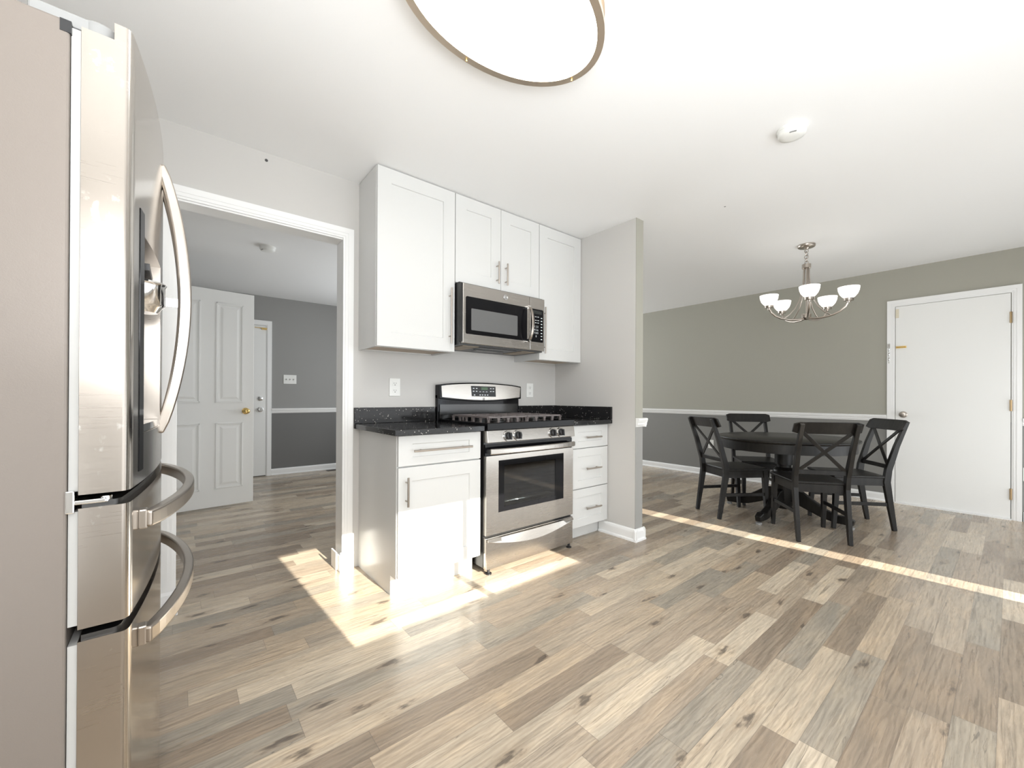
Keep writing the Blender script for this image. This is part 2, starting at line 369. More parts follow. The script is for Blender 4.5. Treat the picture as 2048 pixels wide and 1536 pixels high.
# baseboards and chair rails: profile (offset from wall, height)
BB = [(0, 0), (.022, 0), (.021, .012), (.013, .020), (.013, .066), (.010, .078), (.006, .084), (0, .086)]
CR = [(0, .851), (.008, .851), (.012, .862), (.018, .868), (.018, .880), (.024, .886), (.030, .902), (.030, .914), (.020, .918), (0, .918)]
def run(prof, axis, w, sign, a, b):                         # axis the run follows; w the wall face; sign which way it sticks out
    return MB().prism([(w + sign * p, z) for p, z in prof], axis, a, b)
def along(prof, axis, w, sign, a, b):
    poly = [(w + sign * p, z) for p, z in prof]
    return MB().prism(poly, 'x' if axis == 'x' else 'y', a, b)
struct('baseboard_far', along(BB, 'y', XF, -1, .84, YH), TRIM)
struct('baseboard_far_corner', along(BB, 'y', XF, -1, YB, -.07), TRIM)
struct('trim_4', along(CR, 'y', XF, -1, .835, YH), TRIM)
struct('trim_5', along(CR, 'y', XF, -1, YB, -.064), TRIM)
struct('baseboard_hall', along(BB, 'x', YH, -1, 1.004, XP), TRIM)
struct('trim_6', along(CR, 'x', YH, -1, 1.004, XP), TRIM)
b = along(BB, 'y', XP, -1, YP - .022, 2.13); b2 = along(BB, 'x', YP, -1, XP - .022, XP2 + .022); b3 = along(BB, 'y', XP2, 1, YP - .022, YW2)
for q in (b2, b3): b.add(q.v, q.f)
b.v = [(x, y, z * 1.08) for x, y, z in b.v]
struct('baseboard_partition', b, TRIM)
b = along(CR, 'x', YP, -1, XP + .001, XP2 + .026); q = along(CR, 'y', XP2, 1, YP - .026, YW2); b.add(q.v, q.f)
b.v = [(x, y, z + .013) for x, y, z in b.v]
struct('trim_7', b, TRIM)
struct('baseboard_left', along(BB, 'x', YW, -1, XL, -.071), TRIM)
# small plaster holes
struct('trim_9', MB().lathe([(0, -.0015), (.006, -.0015), (.006, 0), (0, 0)], (3.005, 1.291, H - .0002), 10), GREYP)
struct('trim_8', MB().lathe([(.0, 0), (.008, 0), (.008, .0015), (0, .0015)], (.381, YW - .0016, 2.405), 10, 'y'), INKD)

# ------------------------------------------------------------------ doors
def hinge(mb, x, y, z, h=.09, r=.007): mb.tube([(x, y, z - h / 2), (x, y, z + h / 2)], r, 8)
# dining room door in the far wall
dn = struct('door_1', MB().box(XF - .014, XF - .002, .004, .767, .012, 2.046), DOORW)
b = MB(); t0 = .0005
for d, t in ((0, .012), (.012, .018), (.03, .022)):
    b.prism([(.833, 0), (.833, 2.114), (-.062, 2.114), (-.062, 0), (-.001 - d, 0), (-.001 - d, 2.050 + d), (.771 + d, 2.050 + d), (.771 + d, 0)], 'x', XF - t0, XF - t); t0 = t
fr = b.build('door_frame', TRIM, dn)
MB().box(XF - .03, XF - .001, -.001, .771, 0, .011).build('threshold', TRIM, dn)
b = MB().lathe([(0, 0), (.033, 0), (.033, .006), (.022, .010), (.012, .014), (.012, .028), (.024, .036), (.028, .048), (.024, .058), (0, .062)], (0, 0, 0), 24, 'x')
b.v = [(XF - .014 - x, y + .708, z + .925) for x, y, z in b.v]; b.build('door_knob', NICKEL, dn)
b = MB()
for z in (1.825, 1.031, .233):
    q = MB(); hinge(q, XF - .021, .002, z, .10, .008); q.box(XF - .0165, XF - .0142, .003, .007, z - .05, z + .05); q.build('hinge', BRONZE, dn)
MB().box(XF - .024, XF - .014, .742, .766, 1.93, 2.02).build('door_sensor', mat('ivory_plastic', (.72, .66, .52), .4), dn)
q = MB().box(XF - .022, XF - .014, .685, .764, 1.612, 1.634); q.tube([(XF - .026, .69, 1.623), (XF - .026, .76, 1.623)], .004, 8); q.build('chain_track', BRASS, dn)
q = MB().box(XF - .030, XF - .021, .808, .828, 1.62, 1.665)
for k in range(6):
    z = 1.60 - k * .025
    pts = [(XF - .027 + (.006 * math.sin(a) if k % 2 else 0), .817 + (0 if k % 2 else .007 * math.sin(a)), z + .016 * math.cos(a)) for a in [i * PI / 5 for i in range(10)]]
    q.tube(pts, .0022, 6, closed=True)
q.build('door_chain', CHROME, dn)

# back door of the hall, far wall
d2 = struct('door_2', MB().box(.06, .935, YH - .010, YH - .001, .012, 2.04), DOORW)
b = MB(); t0 = .0005
for d, t in ((0, .012), (.012, .018)):
    b.prism([(-.005, 0), (-.005, 2.11), (1.003, 2.11), (1.003, 0), (.938 + d, 0), (.938 + d, 2.045 + d), (.057 - d, 2.045 + d), (.057 - d, 0)], 'y', YH - t0, YH - t); t0 = t
b.build('door_frame', TRIM, d2)
for z, nm in ((.905, 'door_knob'), (1.053, 'deadbolt')):
    pr = [(0, 0), (.034, 0), (.034, .008), (.024, .012), (.014, .016), (.014, .03), (.027, .04), (.024, .056), (0, .058)] if nm == 'door_knob' else [(0, 0), (.03, 0), (.03, .012), (.022, .018), (.010, .020), (.008, .026), (0, .026)]
    b = MB().lathe(pr, (0, 0, 0), 20, 'y'); b.v = [(x + .872, YH - .010 - y, z + v) for x, y, v in b.v]; b.build(nm, CHROME, d2)
q = MB().box(.80, .945, YH - .022, YH - .012, 2.005, 2.012).box(.88, .94, YH - .03, YH - .010, 1.985, 2.003); q.build('door_latch', BRASS, d2)

# open panelled door standing in the hall
t = T('panelled_door', 'white panelled door standing open in the room beyond the doorway', 'door', (.602, 4.874, 0), rotz=math.radians(6.3))
def leaf():
    b = MB().box(-.762, 0, 0, .035, .02, 2.105)
    for x0, x1 in ((-.317, -.092), (-.662, -.437)):
        for z0, z1 in ((.19, .826), (1.02, 1.985)):
            for s0, s1, d in ((0, .014, .006), (.014, .022, .003)):
                b.box(x0 + s0, x1 - s0, -d, 0, z0 + s0, z0 + s1).box(x0 + s0, x1 - s0, -d, 0, z1 - s1, z1 - s0)
                b.box(x0 + s0, x0 + s1, -d, 0, z0 + s0, z1 - s0).box(x1 - s1, x1 - s0, -d, 0, z0 + s0, z1 - s0)
            vs = []
            for k, y in ((.036, 0), (.056, -.005)):
                vs += [(x0 + k, y, z0 + k), (x1 - k, y, z0 + k), (x1 - k, y, z1 - k), (x0 + k, y, z1 - k)]
            b.add(vs, [(0, 1, 5, 4), (1, 2, 6, 5), (2, 3, 7, 6), (3, 0, 4, 7), (4, 5, 6, 7)])
    return b
leaf().build('door_leaf', DOORW, t.o, bevel=.0015, seg=1)
b = MB().lathe([(0, 0), (.032, 0), (.032, .006), (.020, .010), (.012, .014), (.012, .03), (.026, .040), (.028, .050), (.020, .060), (.010, .062), (.010, .058), (0, .058)], (0, 0, 0), 24, 'y')
b.v = [(x - .07, -y, z + .935) for x, y, z in b.v]; b.build('door_knob', BRASS, t.o)
b = MB()
for z in (.25, 1.05, 1.85): hinge(b, -.766, .03, z)
b.build('hinge', BRASS, t.o)

# ------------------------------------------------------------------ refrigerator
FY0, FY1, FXB, FXC = 1.043, 1.953, -.80, -.148; FYC = 1.498
def fx(y): return -.0333 - .0357 * ((y - FYC) / .455) ** 2
t = T('refrigerator', 'stainless steel french door refrigerator with two bottom drawers', 'refrigerator', (-.45, FYC, 0))
t.part(MB().box(FXB, FXC, FY0, FY1, .03, 1.737), 'cabinet_body', FSIDE, bevel=.004, label='greige textured steel side')
t.part(MB().box(FXB + .02, FXC - .03, FY0 + .02, FY1 - .02, 0, .03), 'base', BLACKP)
def front_poly(y0, y1, xb, rec=None, n=14):
    ys = [y0 + (y1 - y0) * i / n for i in range(n + 1)]
    pts = [(xb, y0)]
    e = .010
    pts += [(fx(y0) - e + e * math.sin(a), y0 + e - e * math.cos(a)) for a in [PI / 2 * k / 5 for k in range(5)]]
    for y in ys:
        yy = min(max(y, y0 + e), y1 - e)
        if rec and rec[0] < yy < rec[1]: continue
        pts.append((fx(yy), yy))
    if rec:
        i = max(k for k, p in enumerate(pts) if p[1] <= rec[0]) + 1
        a, c = rec[0], rec[1]
        pts[i:i] = [(fx(a), a), (fx(a) - .085, a + .004), (fx(a) - .085, c - .004), (fx(c), c)]
    pts += [(fx(y1) - e + e * math.cos(a), y1 - e + e * math.sin(a)) for a in [PI / 2 * k / 5 for k in range(1, 6)]] + [(xb, y1)]
    return pts
XD = -.134
def two_tone(mb, o):                          # side faces brushed, curved front polished
    o.data.materials.append(STEELF)
    for p in o.data.polygons:
        if p.normal.x > .55: p.material_index = 1
for side, (a, c) in (('near', (FY0, FYC - .002)), ('far', (FYC + .002, FY1))):
    b = MB()
    if side == 'near':
        R = (1.145, 1.405)
        b.prism(front_poly(a, c, XD), 'z', .906, 1.005, True).prism(front_poly(a, c, XD, R), 'z', 1.005, 1.415, True).prism(front_poly(a, c, XD), 'z', 1.415, 1.735, True)
    else:
        b.prism(front_poly(a, c, XD), 'z', .906, 1.735, True)
    b.prism(front_poly(a, c, -.092), 'z', 1.735, 1.766, True)
    d = t.part(b, 'door', STEELS); two_tone(b, d)
    # bowed vertical handle
    hy = FYC - .045 if side == 'near' else FYC + .045
    pts = []
    for i in range(25):
        k = i / 24; z = .985 + (1.70 - .985) * k; q = math.sin(PI * k) ** .75
        pts.append((fx(hy) + .004 + .055 * q - .010, hy, z))
    wd = [.032] * 25; th = [.024 + .006 * math.sin(PI * i / 24) for i in range(25)]
    h = t.part(MB().bar(pts, (0, 1, 0), wd, th), 'door_handle', NICKEL, d, bevel=.006, seg=3)
    if side == 'near':
        # dispenser: dark frame, spout, paddle and tray inside the recess
        t.part(MB().prism([(fx(1.11) + .0012, 1.11), (fx(1.145) + .0012, 1.145), (fx(1.145) - .004, 1.145), (fx(1.11) - .002, 1.11)], 'z', .93, 1.46), 'dispenser_frame', BLACKG, d)
        sp = MB().lathe([(0, 0), (.026, 0), (.034, .012), (.040, .018), (.040, .060), (.043, .066), (.040, .070), (0, .070)], (fx(1.275) - .020, 1.275, 1.275), 24)
        t.part(sp, 'dispenser_spout', CHROME, d)
        t.part(MB().box(fx(1.275) - .06, fx(1.275) - .006, 1.20, 1.35, 1.358, 1.372), 'dispenser_hood', BLACKP, d)
        t.part(MB().box(fx(1.275) - .075, fx(1.275) - .062, 1.25, 1.30, 1.06, 1.27), 'dispenser_paddle', GREYP, d)
        t.part(MB().prism([(fx(1.275) - .075, 1.155)] + [(fx(1.155 + .024 * i) - .003, 1.155 + .024 * i) for i in range(11)] + [(fx(1.275) - .075, 1.395)], 'z', 1.006, 1.022), 'drip_tray', CHROME, d)
        t.part(MB().box(fx(hy) - .004, fx(hy) + .05, FYC - .02, FYC - .012, 1.330, 1.352).tube([(fx(hy) + .048, FYC - .016, 1.335), (fx(hy) + .050, FYC - .016, 1.30), (fx(hy) + .044, FYC - .016, 1.275)], .003, 6), 'handle_bracket', CHROME, d)
    t.part(MB().box(FXC + .001, XD - .001, a + .006, c - .006, .912, 1.73), 'door_gasket', GASKET, d)
for z0, z1, hz in ((.668, .882, .832), (.05, .646, .596)):
    b = MB().prism(front_poly(FY0, FY1, XD, n=28), 'z', z0, z1, True)
    d = t.part(b, 'drawer', STEELS); two_tone(b, d)
    t.part(MB().box(FXC + .001, XD - .001, FY0 + .006, FY1 - .006, z0 + .006, z1 - .006), 'drawer_gasket', GASKET, d)
    # sloping top lip behind the front edge
    lip = front_poly(FY0 + .004, FY1 - .004, XD + .004, n=28)
    t.part(MB().prism([(x - .012 if x > XD + .01 else x, y) for x, y in lip], 'z', z1, z1 + .010, True), 'drawer_lip', DARKM, d)
    pts = []
    for i in range(33):
        k = i / 32; y = 1.115 + (1.881 - 1.115) * k
        pts.append((fx(y) + .010 + .052 * math.sin(PI * k) ** .7, y, hz))
    t.part(MB().bar(pts, (0, 0, 1), .034, [.022] * 33), 'drawer_handle', NICKEL, d, bevel=.005, seg=3)
    for y in (1.125, 1.871): t.part(MB().box(fx(y) - .002, fx(y) + .012, y - .012, y + .012, hz - .020, hz + .020), 'handle_mount', NICKEL, d, bevel=.003)
hb = MB().lathe([(.030, 0), (.030, .022), (.027, .027), (0, .027)], (-.115, 1.085, 1.738), 20); hb.box(-.20, -.115, 1.058, 1.112, 1.738, 1.762)
t.part(hb, 'hinge_cover', GREYP, bevel=.003)
hb = MB().lathe([(.030, 0), (.030, .022), (.027, .027), (0, .027)], (-.115, 1.911, 1.738), 20); hb.box(-.20, -.115, 1.884, 1.938, 1.738, 1.762)
t.part(hb, 'hinge_cover', GREYP, bevel=.003)
t.part(MB().box(-.160, -.146, FY0 - .001, FY0 + .03, 1.715, 1.736), 'hinge_bracket', BLACKP)
q = MB().box(-.150, -.138, FY0 - .004, FY0 + .02, .875, .915).box(-.140, -.098, FY0 - .002, FY0 + .03, .889, .897)
q.tube([(-.100, FY0 + .012, .888), (-.100, FY0 + .012, .900)], .009, 12)
t.part(q, 'hinge_bracket', CHROME, bevel=.002)

# ------------------------------------------------------------------ cabinets
YU = 2.340; YBF = 2.050
def shaker(x0, x1, z0, z1, y, rx=.085, rz=.085, th=.019, rec=.007):
    m = MB(); e = .0015; a, b_ = x0, x1
    def ring(dx, dz, yy): return [(a + dx, yy, z0 + dz), (b_ - dx, yy, z0 + dz), (b_ - dx, yy, z1 - dz), (a + dx, yy, z1 - dz)]
    R = ring(0, 0, y + th) + ring(0, 0, y + e) + ring(e, e, y) + ring(rx, rz, y) + ring(rx + .003, rz + .003, y + rec)
    fs = [(3, 2, 1, 0)]
    for k in range(4):
        for i in range(4): fs.append((4 * k + i, 4 * k + (i + 1) % 4, 4 * k + 4 + (i + 1) % 4, 4 * k + 4 + i))
    fs.append((16, 17, 18, 19))
    return m.add(R, fs)
def pull(x, y, z, vertical, L):              # bar pull: rod on two posts, sticking out from front face y
    m = MB(); o = y - .032; h = L / 2; i = h - min(.05, L * .18)
    if vertical:
        m.tube([(x, o, z - h), (x, o, z + h)], .006, 12)
        for s in (-i, i): m.tube([(x, y, z + s), (x, o, z + s)], .0045, 8)
    else:
        m.tube([(x - h, o, z), (x + h, o, z)], .006, 12)
        for s in (-i, i): m.tube([(x + s, y, z), (x + s, o, z)], .0045, 8)
    return m
def wall_cab(label, x0, x1, z0, doors, mid=False):
    t = T('wall_cabinet', label, 'cabinet', ((x0 + x1) / 2, 2.5, z0), 'white wall cabinets over the range')
    y0 = YU + .020; w_ = .016
    b = MB().box(x0, x0 + w_, y0, YW - .001, z0, H - .004).box(x1 - w_, x1, y0, YW - .001, z0, H - .004)
    b.box(x0 + w_, x1 - w_, y0, YW - .001, H - .02, H - .004).box(x0 + w_, x1 - w_, YW - .012, YW - .001, z0, H - .02)
    b.box(x0 + w_, x1 - w_, y0, y0 + .018, z0, z0 + .03)
    t.part(b, 'cabinet_body', CAB)
    t.part(MB().box(x0 + w_, x1 - w_, y0 + .018, YW - .012, z0 + .010, z0 + .022), 'bottom_panel', WOODU, label='tan unfinished underside')
    for (a, c, hx, hz, hl) in doors:
        d = t.part(shaker(a, c, z0 + .002, 2.440, YU), 'door', CAB)
        t.part(pull(hx, YU, hz, True, hl), 'handle', NICKEL, d)
    return t
wall_cab('tall white wall cabinet left of the microwave, one wide door', .896, 1.4235, 1.380, [(.898, 1.422, 1.381, 1.614, .364)])
wall_cab('short white wall cabinet directly above the microwave, two doors', 1.4255, 2.186, 1.846, [(1.427, 1.806, 1.768, 1.971, .157), (1.809, 2.185, 1.847, 1.971, .157)])
wall_cab('narrow tall white wall cabinet right of the microwave', 2.188, 2.676, 1.380, [(2.190, 2.674, 2.229, 1.610, .364)])

t = T('base_cabinet', 'white base cabinet left of the range, one drawer over one door', 'cabinet', (1.17, 2.35, 0), 'white base cabinets beside the range')
b = MB().prism([(YBF + .019, .110), (YBF + .019, .878), (YW - .001, .878), (YW - .001, 0), (2.1416, 0), (2.1416, .110)], 'x', .9027, .9207)
b.box(.9207, 1.436, YBF + .020, YW - .001, .110, .878).box(.9207, 1.436, 2.1416, 2.155, 0, .110)
t.part(b, 'cabinet_body', CAB)
d = t.part(shaker(.906, 1.434, .711, .874, YBF, .08, .045), 'drawer', CAB); t.part(pull(1.168, YBF, .793, False, .372), 'handle', NICKEL, d)
d = t.part(shaker(.906, 1.434, .120, .704, YBF, .078, .075), 'door', CAB); t.part(pull(.949, YBF, .577, True, .155), 'handle', NICKEL, d)
t = T('base_cabinet', 'white base cabinet of three drawers between the range and the partition wall', 'cabinet', (2.46, 2.35, 0), 'white base cabinets beside the range')
b = MB().box(2.240, 2.676, YBF + .020, YW - .001, .110, .878).box(2.240, 2.676, 2.1416, YW - .001, 0, .110)
t.part(b, 'cabinet_body', CAB)
for z0, z1, hz in ((.704, .872, .783), (.400, .698, .546), (.112, .394, .246)):
    d = t.part(shaker(2.243, 2.672, z0, z1, YBF, .075, .048 if z0 > .7 else .06), 'drawer', CAB); t.part(pull(2.475, YBF, hz, False, .172), 'handle', NICKEL, d)

# countertops
t = T('countertop', 'black sparkly countertop slab left of the range with backsplash strip', 'countertop', (1.16, 2.3, .88), 'black countertops')
t.part(MB().box(.8687, 1.434, 2.008, YW - .001, .880, .911), 'slab', STONE, bevel=.002)
t.part(MB().box(.8687, 1.438, YW - .022, YW - .001, .912, 1.013), 'backsplash', STONE, bevel=.0015)
t = T('countertop', 'black sparkly countertop slab in the corner right of the range', 'countertop', (2.46, 2.3, .88), 'black countertops')
t.part(MB().box(2.236, 2.677, 2.008, YW - .001, .880, .911), 'slab', STONE, bevel=.002)
t.part(MB().box(2.236, 2.677, YW - .022, YW - .001, .912, 1.013), 'backsplash', STONE, bevel=.0015)
t.part(MB().box(2.657, 2.677, 2.008, YW - .023, .912, 1.012), 'backsplash', STONE, bevel=.0015)

# ------------------------------------------------------------------ gas range
RX0, RX1, RY = 1.452, 2.230, 2.018
t = T('gas_range', 'stainless steel gas range with black cooktop and oven window', 'range', (1.843, 2.3, 0))
t.part(MB().box(RX0 + .004, RX1 - .004, 2.045, 2.635, .035, .895), 'range_body', DARKM)
b = MB().box(RX0, RX1, 2.005, 2.60, .893, .918); b.box(RX0, RX0 + .018, 2.005, 2.60, .918, .926).box(RX1 - .018, RX1, 2.005, 2.60, .918, .926).box(RX0, RX1, 2.005, 2.025, .918, .926)
b.prism([(2.004, .880), (2.004, .926), (2.014, .926), (2.02, .880)], 'x', RX0, RX1)
t.part(b, 'cooktop', BLACKG, bevel=.004)
b = MB().prism([(2.001, .805), (2.012, .880), (2.05, .880), (2.05, .805)], 'x', RX0, RX1)
cp = t.part(b, 'control_panel', STEELX, bevel=.003)
for x in (1.610, 1.690, 2.003, 2.083):
    q = MB().lathe([(0, 0), (.029, 0), (.029, .004), (.024, .006), (.022, .020), (.019, .023), (0, .023)], (0, 0, 0), 24, 'y').box(-.005, .005, .020, .036, -.021, .021)
    q.v = [(x + a, 2.004 - y_ + .145 * (z_) , .842 + z_) for a, y_, z_ in q.v]
    k = t.part(q, 'burner_knob', BLACKP, bevel=.001)
    q = MB().lathe([(.0295, 0), (.033, 0), (.033, .006), (.0295, .006)], (0, 0, 0), 24, 'y'); q.v = [(x + a, 2.004 - y_ + .145 * z_, .842 + z_) for a, y_, z_ in q.v]
    t.part(q, 'knob_ring', CHROME, k)
# oven door
b = MB(); y0, y1 = RY, 2.044; wx0, wx1, wz0, wz1 = 1.548, 2.130, .368, .690; dx0, dx1, dz0, dz1 = RX0 + .002, RX1 - .002, .238, .722
b.box(dx0, wx0, y0, y1, dz0, dz1).box(wx1, dx1, y0, y1, dz0, dz1).box(wx0, wx1, y0, y1, dz0, wz0).box(wx0, wx1, y0, y1, wz1, dz1)
d = t.part(b, 'oven_door', STEELX)
t.part(MB().box(dx0, dx1, y0 + .012, y1, dz1, .792), 'door_top_trim', BLACKG, d)
ix0, ix1, iz0, iz1 = 1.595, 2.050, .397, .655
b = MB().box(wx0, ix0, y0 + .003, y1, wz0, wz1).box(ix1, wx1, y0 + .003, y1, wz0, wz1).box(ix0, ix1, y0 + .003, y1, wz0, iz0).box(ix0, ix1, y0 + .003, y1, iz1, wz1)
t.part(b, 'window_border', BLACKG, d)
t.part(MB().box(ix0, ix1, y0 + .005, y0 + .009, iz0, iz1), 'oven_glass', OVENG, d)
b = MB().box(ix0, ix1, y0 + .0105, y0 + .024, iz0, iz1); 
t.part(b, 'oven_cavity', mat('grey_enamel', (.34, .37, .36), .3), d)
q = MB()
q.tube([(ix0 + .004, y0 + .0098, .425), (ix1 - .09, y0 + .0098, .425)], .002, 6)
t.part(q, 'oven_rack', CHROME, d)
pts = []
for i in range(17):
    k = i / 16; pts.append((dx0 + .012 + (dx1 - dx0 - .024) * k, 1.994 - .026 * math.sin(PI * k) ** .6, .752))
t.part(MB().bar(pts, (0, 0, 1), .036, .014), 'oven_handle', STEELX, d, bevel=.006, seg=3)
for x in (dx0 + .019, dx1 - .019): t.part(MB().box(x - .011, x + .011, 1.99, 2.031, .740, .764), 'handle_mount', BLACKP, d)
# storage drawer with a bowed grip lip
b = MB().box(dx0, dx1, y0, y1, .030, .222)
d = t.part(b, 'storage_drawer', STEELX, bevel=.003)
n = 20; vs = []; fs = []
for i in range(n + 1):
    k = i / n; x = dx0 + .008 + (dx1 - dx0 - .016) * k; z = .204 - .052 * math.sin(PI * k); p = .016 + .010 * math.sin(PI * k)
    vs += [(x, y0, .219), (x, y0 - p * .6, .214), (x, y0 - p, z), (x, y0, z - .008)]
for i in range(n):
    for j in range(3): fs.append((4 * i + j, 4 * i + 4 + j, 4 * i + 5 + j, 4 * i + 1 + j))
fs += [(0, 1, 2, 3), (4 * n + 3, 4 * n + 2, 4 * n + 1, 4 * n)]
t.part(MB().add(vs, fs, True), 'drawer_grip', STEELX, d)
for x in (RX0 + .03, RX1 - .03):
    for y in (2.03, 2.58): t.part(MB().lathe([(.02, 0), (.02, .007), (.009, .010), (.009, .034)], (x, y, 0), 12), 'levelling_foot', BLACKP)
t.part(MB().box(RX0 + .0005, RX0 + .0035, 2.046, 2.60, .04, .89), 'side_panel', DARKM)
# backguard
b = MB().box(1.444, 2.206, 2.605, 2.640, .895, 1.10)
top = [(1.444, 1.06)] + [(1.444 + .762 * i / 16, 1.172 + .022 * math.sin(PI * i / 16) ** .7) for i in range(17)] + [(2.206, 1.06)]
low = [(1.444 + .762 * i / 16, 1.072 - .022 * math.sin(PI * i / 16)) for i in range(17)]
b.prism(low + [(2.206, 1.172)] + top[::-1][1:-1], 'y', 2.575, 2.640)
bg = t.part(b, 'backguard', BLACKG, bevel=.004)
low2 = [(1.462 + .726 * i / 16, 1.084 - .022 * math.sin(PI * i / 16)) for i in range(17)]
top2 = [(1.456 + .738 * i / 16, 1.163 + .022 * math.sin(PI * i / 16) ** .7) for i in range(17)]
t.part(MB().prism(low2 + top2[::-1], 'y', 2.571, 2.576), 'backguard_panel', STEELX, bg)
dp = t.part(MB().prism([(1.716, 1.090), (1.940, 1.087), (1.936, 1.166), (1.708, 1.168)], 'y', 2.5685, 2.572), 'display_panel', BLACKP, bg)
t.part(MB().box(1.80, 1.86, 2.5675, 2.5686, 1.138, 1.160), 'clock_display', LCD, dp)
q = MB()
for x in (1.730, 1.757, 1.890, 1.915):
    for z in (1.150, 1.128): q.box(x - .007, x + .007, 2.568, 2.5686, z - .003, z + .003)
for x in (1.738, 1.790, 1.812, 1.836, 1.860): q.box(x - .006, x + .006, 2.568, 2.5686, 1.097, 1.104)
for x in (1.79, 1.82, 1.85): q.box(x - .008, x + .008, 2.568, 2.5686, 1.123, 1.127)
t.part(q, 'control_lettering', INK, dp)
q = MB()
for k in range(3): q.bar([(1.816, 2.5705, 1.077 - k * .006), (1.826, 2.5705, 1.0745 - k * .006), (1.834, 2.5705, 1.078 - k * .006)], (0, 0, 1), .003, .0012)
t.part(q, 'emblem', INKD, bg)
t.part(MB().box(1.46, 2.19, 2.598, 2.606, .93, 1.03), 'backguard_strip', mat('smoked_steel', (.05, .05, .05), .15, .6), bg)
# burners and grates
for cx, cy in ((1.679, 2.195), (2.007, 2.195), (1.679, 2.405), (2.007, 2.405)):
    q = MB().lathe([(0, 0), (.05, 0), (.05, .008), (.035, .010), (.035, .018), (0, .018)], (cx, cy, .918), 24); t.part(q, 'burner', DARKM)
for gx0, gx1 in ((1.520, 1.838), (1.848, 2.166)):
    q = MB(); z = .955; yb, yf = 2.51, 2.09; xm = (gx0 + gx1) / 2; ym = (yf + yb) / 2
    def edge_run(p0, p1, n):                                # top bar carried by short posts, open arches between
        p0, p1 = Vector((*p0, 0)), Vector((*p1, 0)); d = (p1 - p0).normalized()
        q.bar([p0 + Vector((0, 0, z)), p1 + Vector((0, 0, z))], (0, 0, 1), .010, .009)
        for i in range(n + 1):
            p = p0 + (p1 - p0) * i / n
            q.bar([p + Vector((0, 0, .9185)), p + Vector((0, 0, .935)), p + Vector((0, 0, .952))], d, [.016, .014, .028], [.010, .009, .009])
    edge_run((gx0, yf), (gx1, yf), 4); edge_run((gx0, yb), (gx1, yb), 4)
    edge_run((gx0, yf), (gx0, yb), 5); edge_run((gx1, yf), (gx1, yb), 5)
    q.bar([(gx0, ym, z), (gx1, ym, z)], (0, 0, 1), .010, .009)
    for yc in (2.195, 2.405):
        for sx in (gx0, gx1): q.bar([(sx, yc, z), (xm + (.045 if sx > xm else -.045), yc, z)], (0, 0, 1), .010, .008)
        for dy in (-.10, .10): q.bar([(xm, yc + dy, z), (xm, yc + dy * .45, z)], (0, 0, 1), .010, .008)
    t.part(q, 'grate', IRON)

# ------------------------------------------------------------------ microwave
t = T('microwave', 'stainless steel microwave hanging over the range under the short cabinet', 'microwave', (1.806, 2.45, 1.43))
MX0, MX1, MY = 1.440, 2.176, 2.268
t.part(MB().box(1.431, 2.181, 2.300, YW - .002, 1.430, 1.843), 'microwave_body', DARKM)
t.part(MB().box(MX0, 2.025, MY, 2.298, 1.437, 1.832), 'microwave_door', STEELX, bevel=.004)
md = [o for o in t.o.children if o.name.startswith('microwave_door')][0]
def rrect(x0, x1, z0, z1, r, n=5):
    P_ = []
    for cx, cz, a in ((x1 - r, z0 + r, -PI / 2), (x1 - r, z1 - r, 0), (x0 + r, z1 - r, PI / 2), (x0 + r, z0 + r, PI)):
        P_ += [(cx + r * math.cos(a + PI / 2 * i / n), cz + r * math.sin(a + PI / 2 * i / n)) for i in range(n + 1)]
    return P_
t.part(MB().prism(rrect(1.462, 1.998, 1.500, 1.748, .012), 'y', MY - .0015, MY + .002), 'window_border', BLACKG, md)
t.part(MB().prism(rrect(1.505, 1.905, 1.528, 1.672, .006), 'y', MY - .0022, MY - .001), 'window_mesh', mat('grey_mesh_window', (.13, .13, .13), .25), md)
cp = t.part(MB().box(2.0275, MX1, MY, 2.298, 1.437, 1.832), 'control_side', STEELX, bevel=.004)
kp = t.part(MB().prism(rrect(2.038, 2.162, 1.500, 1.748, .010), 'y', MY - .0015, MY + .002), 'keypad', BLACKG, cp)
q = MB()
rows = ['1 2 3', '4 5 6', '7 8 9', '0']
for i, s in enumerate(rows):
    u = text_mb(s, .021, (2.088, MY - .002, 1.615 - i * .024), (1, 0, 0), (0, 0, 1)); q.add(u.v, u.f)
for i in range(8):
    q.box(2.136, 2.150, MY - .0022, MY - .0016, 1.682 - i * .023, 1.688 - i * .023)
for z in (1.690, 1.664, 1.645):
    for x in (2.058, 2.084, 2.108): q.box(x - .008, x + .008, MY - .0022, MY - .0016, z - .002, z + .002)
t.part(q, 'keypad_lettering', INK, kp)
t.part(MB().box(2.055, 2.145, MY - .0022, MY - .0014, 1.712, 1.736), 'display', mat('dark_display', (.02, .024, .022), .1), kp)
q = MB().lathe([(0, 0), (.019, 0), (.019, .002), (.016, .0026), (0, .0026)], (0, 0, 0), 24, 'y'); q.v = [(x + 1.795, MY - y, z + 1.790) for x, y, z in q.v]
em = t.part(q, 'emblem', GREYP, md)
q = MB().tube([(1.795 + .0165 * math.cos(a), MY - .003, 1.790 + .0165 * math.sin(a)) for a in [i * PI / 12 for i in range(24)]], .001, 5, closed=True)
for s in (-1, 1): q.tube([(1.795 + s * .006 + .005 * math.cos(a), MY - .003, 1.790 + .007 * math.sin(a)) for a in [i * PI / 6 for i in range(10)]], .001, 5)
t.part(q, 'emblem_lines', CHROME, em)
pts = []
for i in range(17):
    k = i / 16; pts.append((1.998, MY - .014 - .052 * math.sin(PI * k) ** .5, 1.495 + .262 * k))
hd = t.part(MB().bar(pts, (1, 0, 0), .020, .012), 'microwave_handle', NICKEL, md, bevel=.004, seg=3)
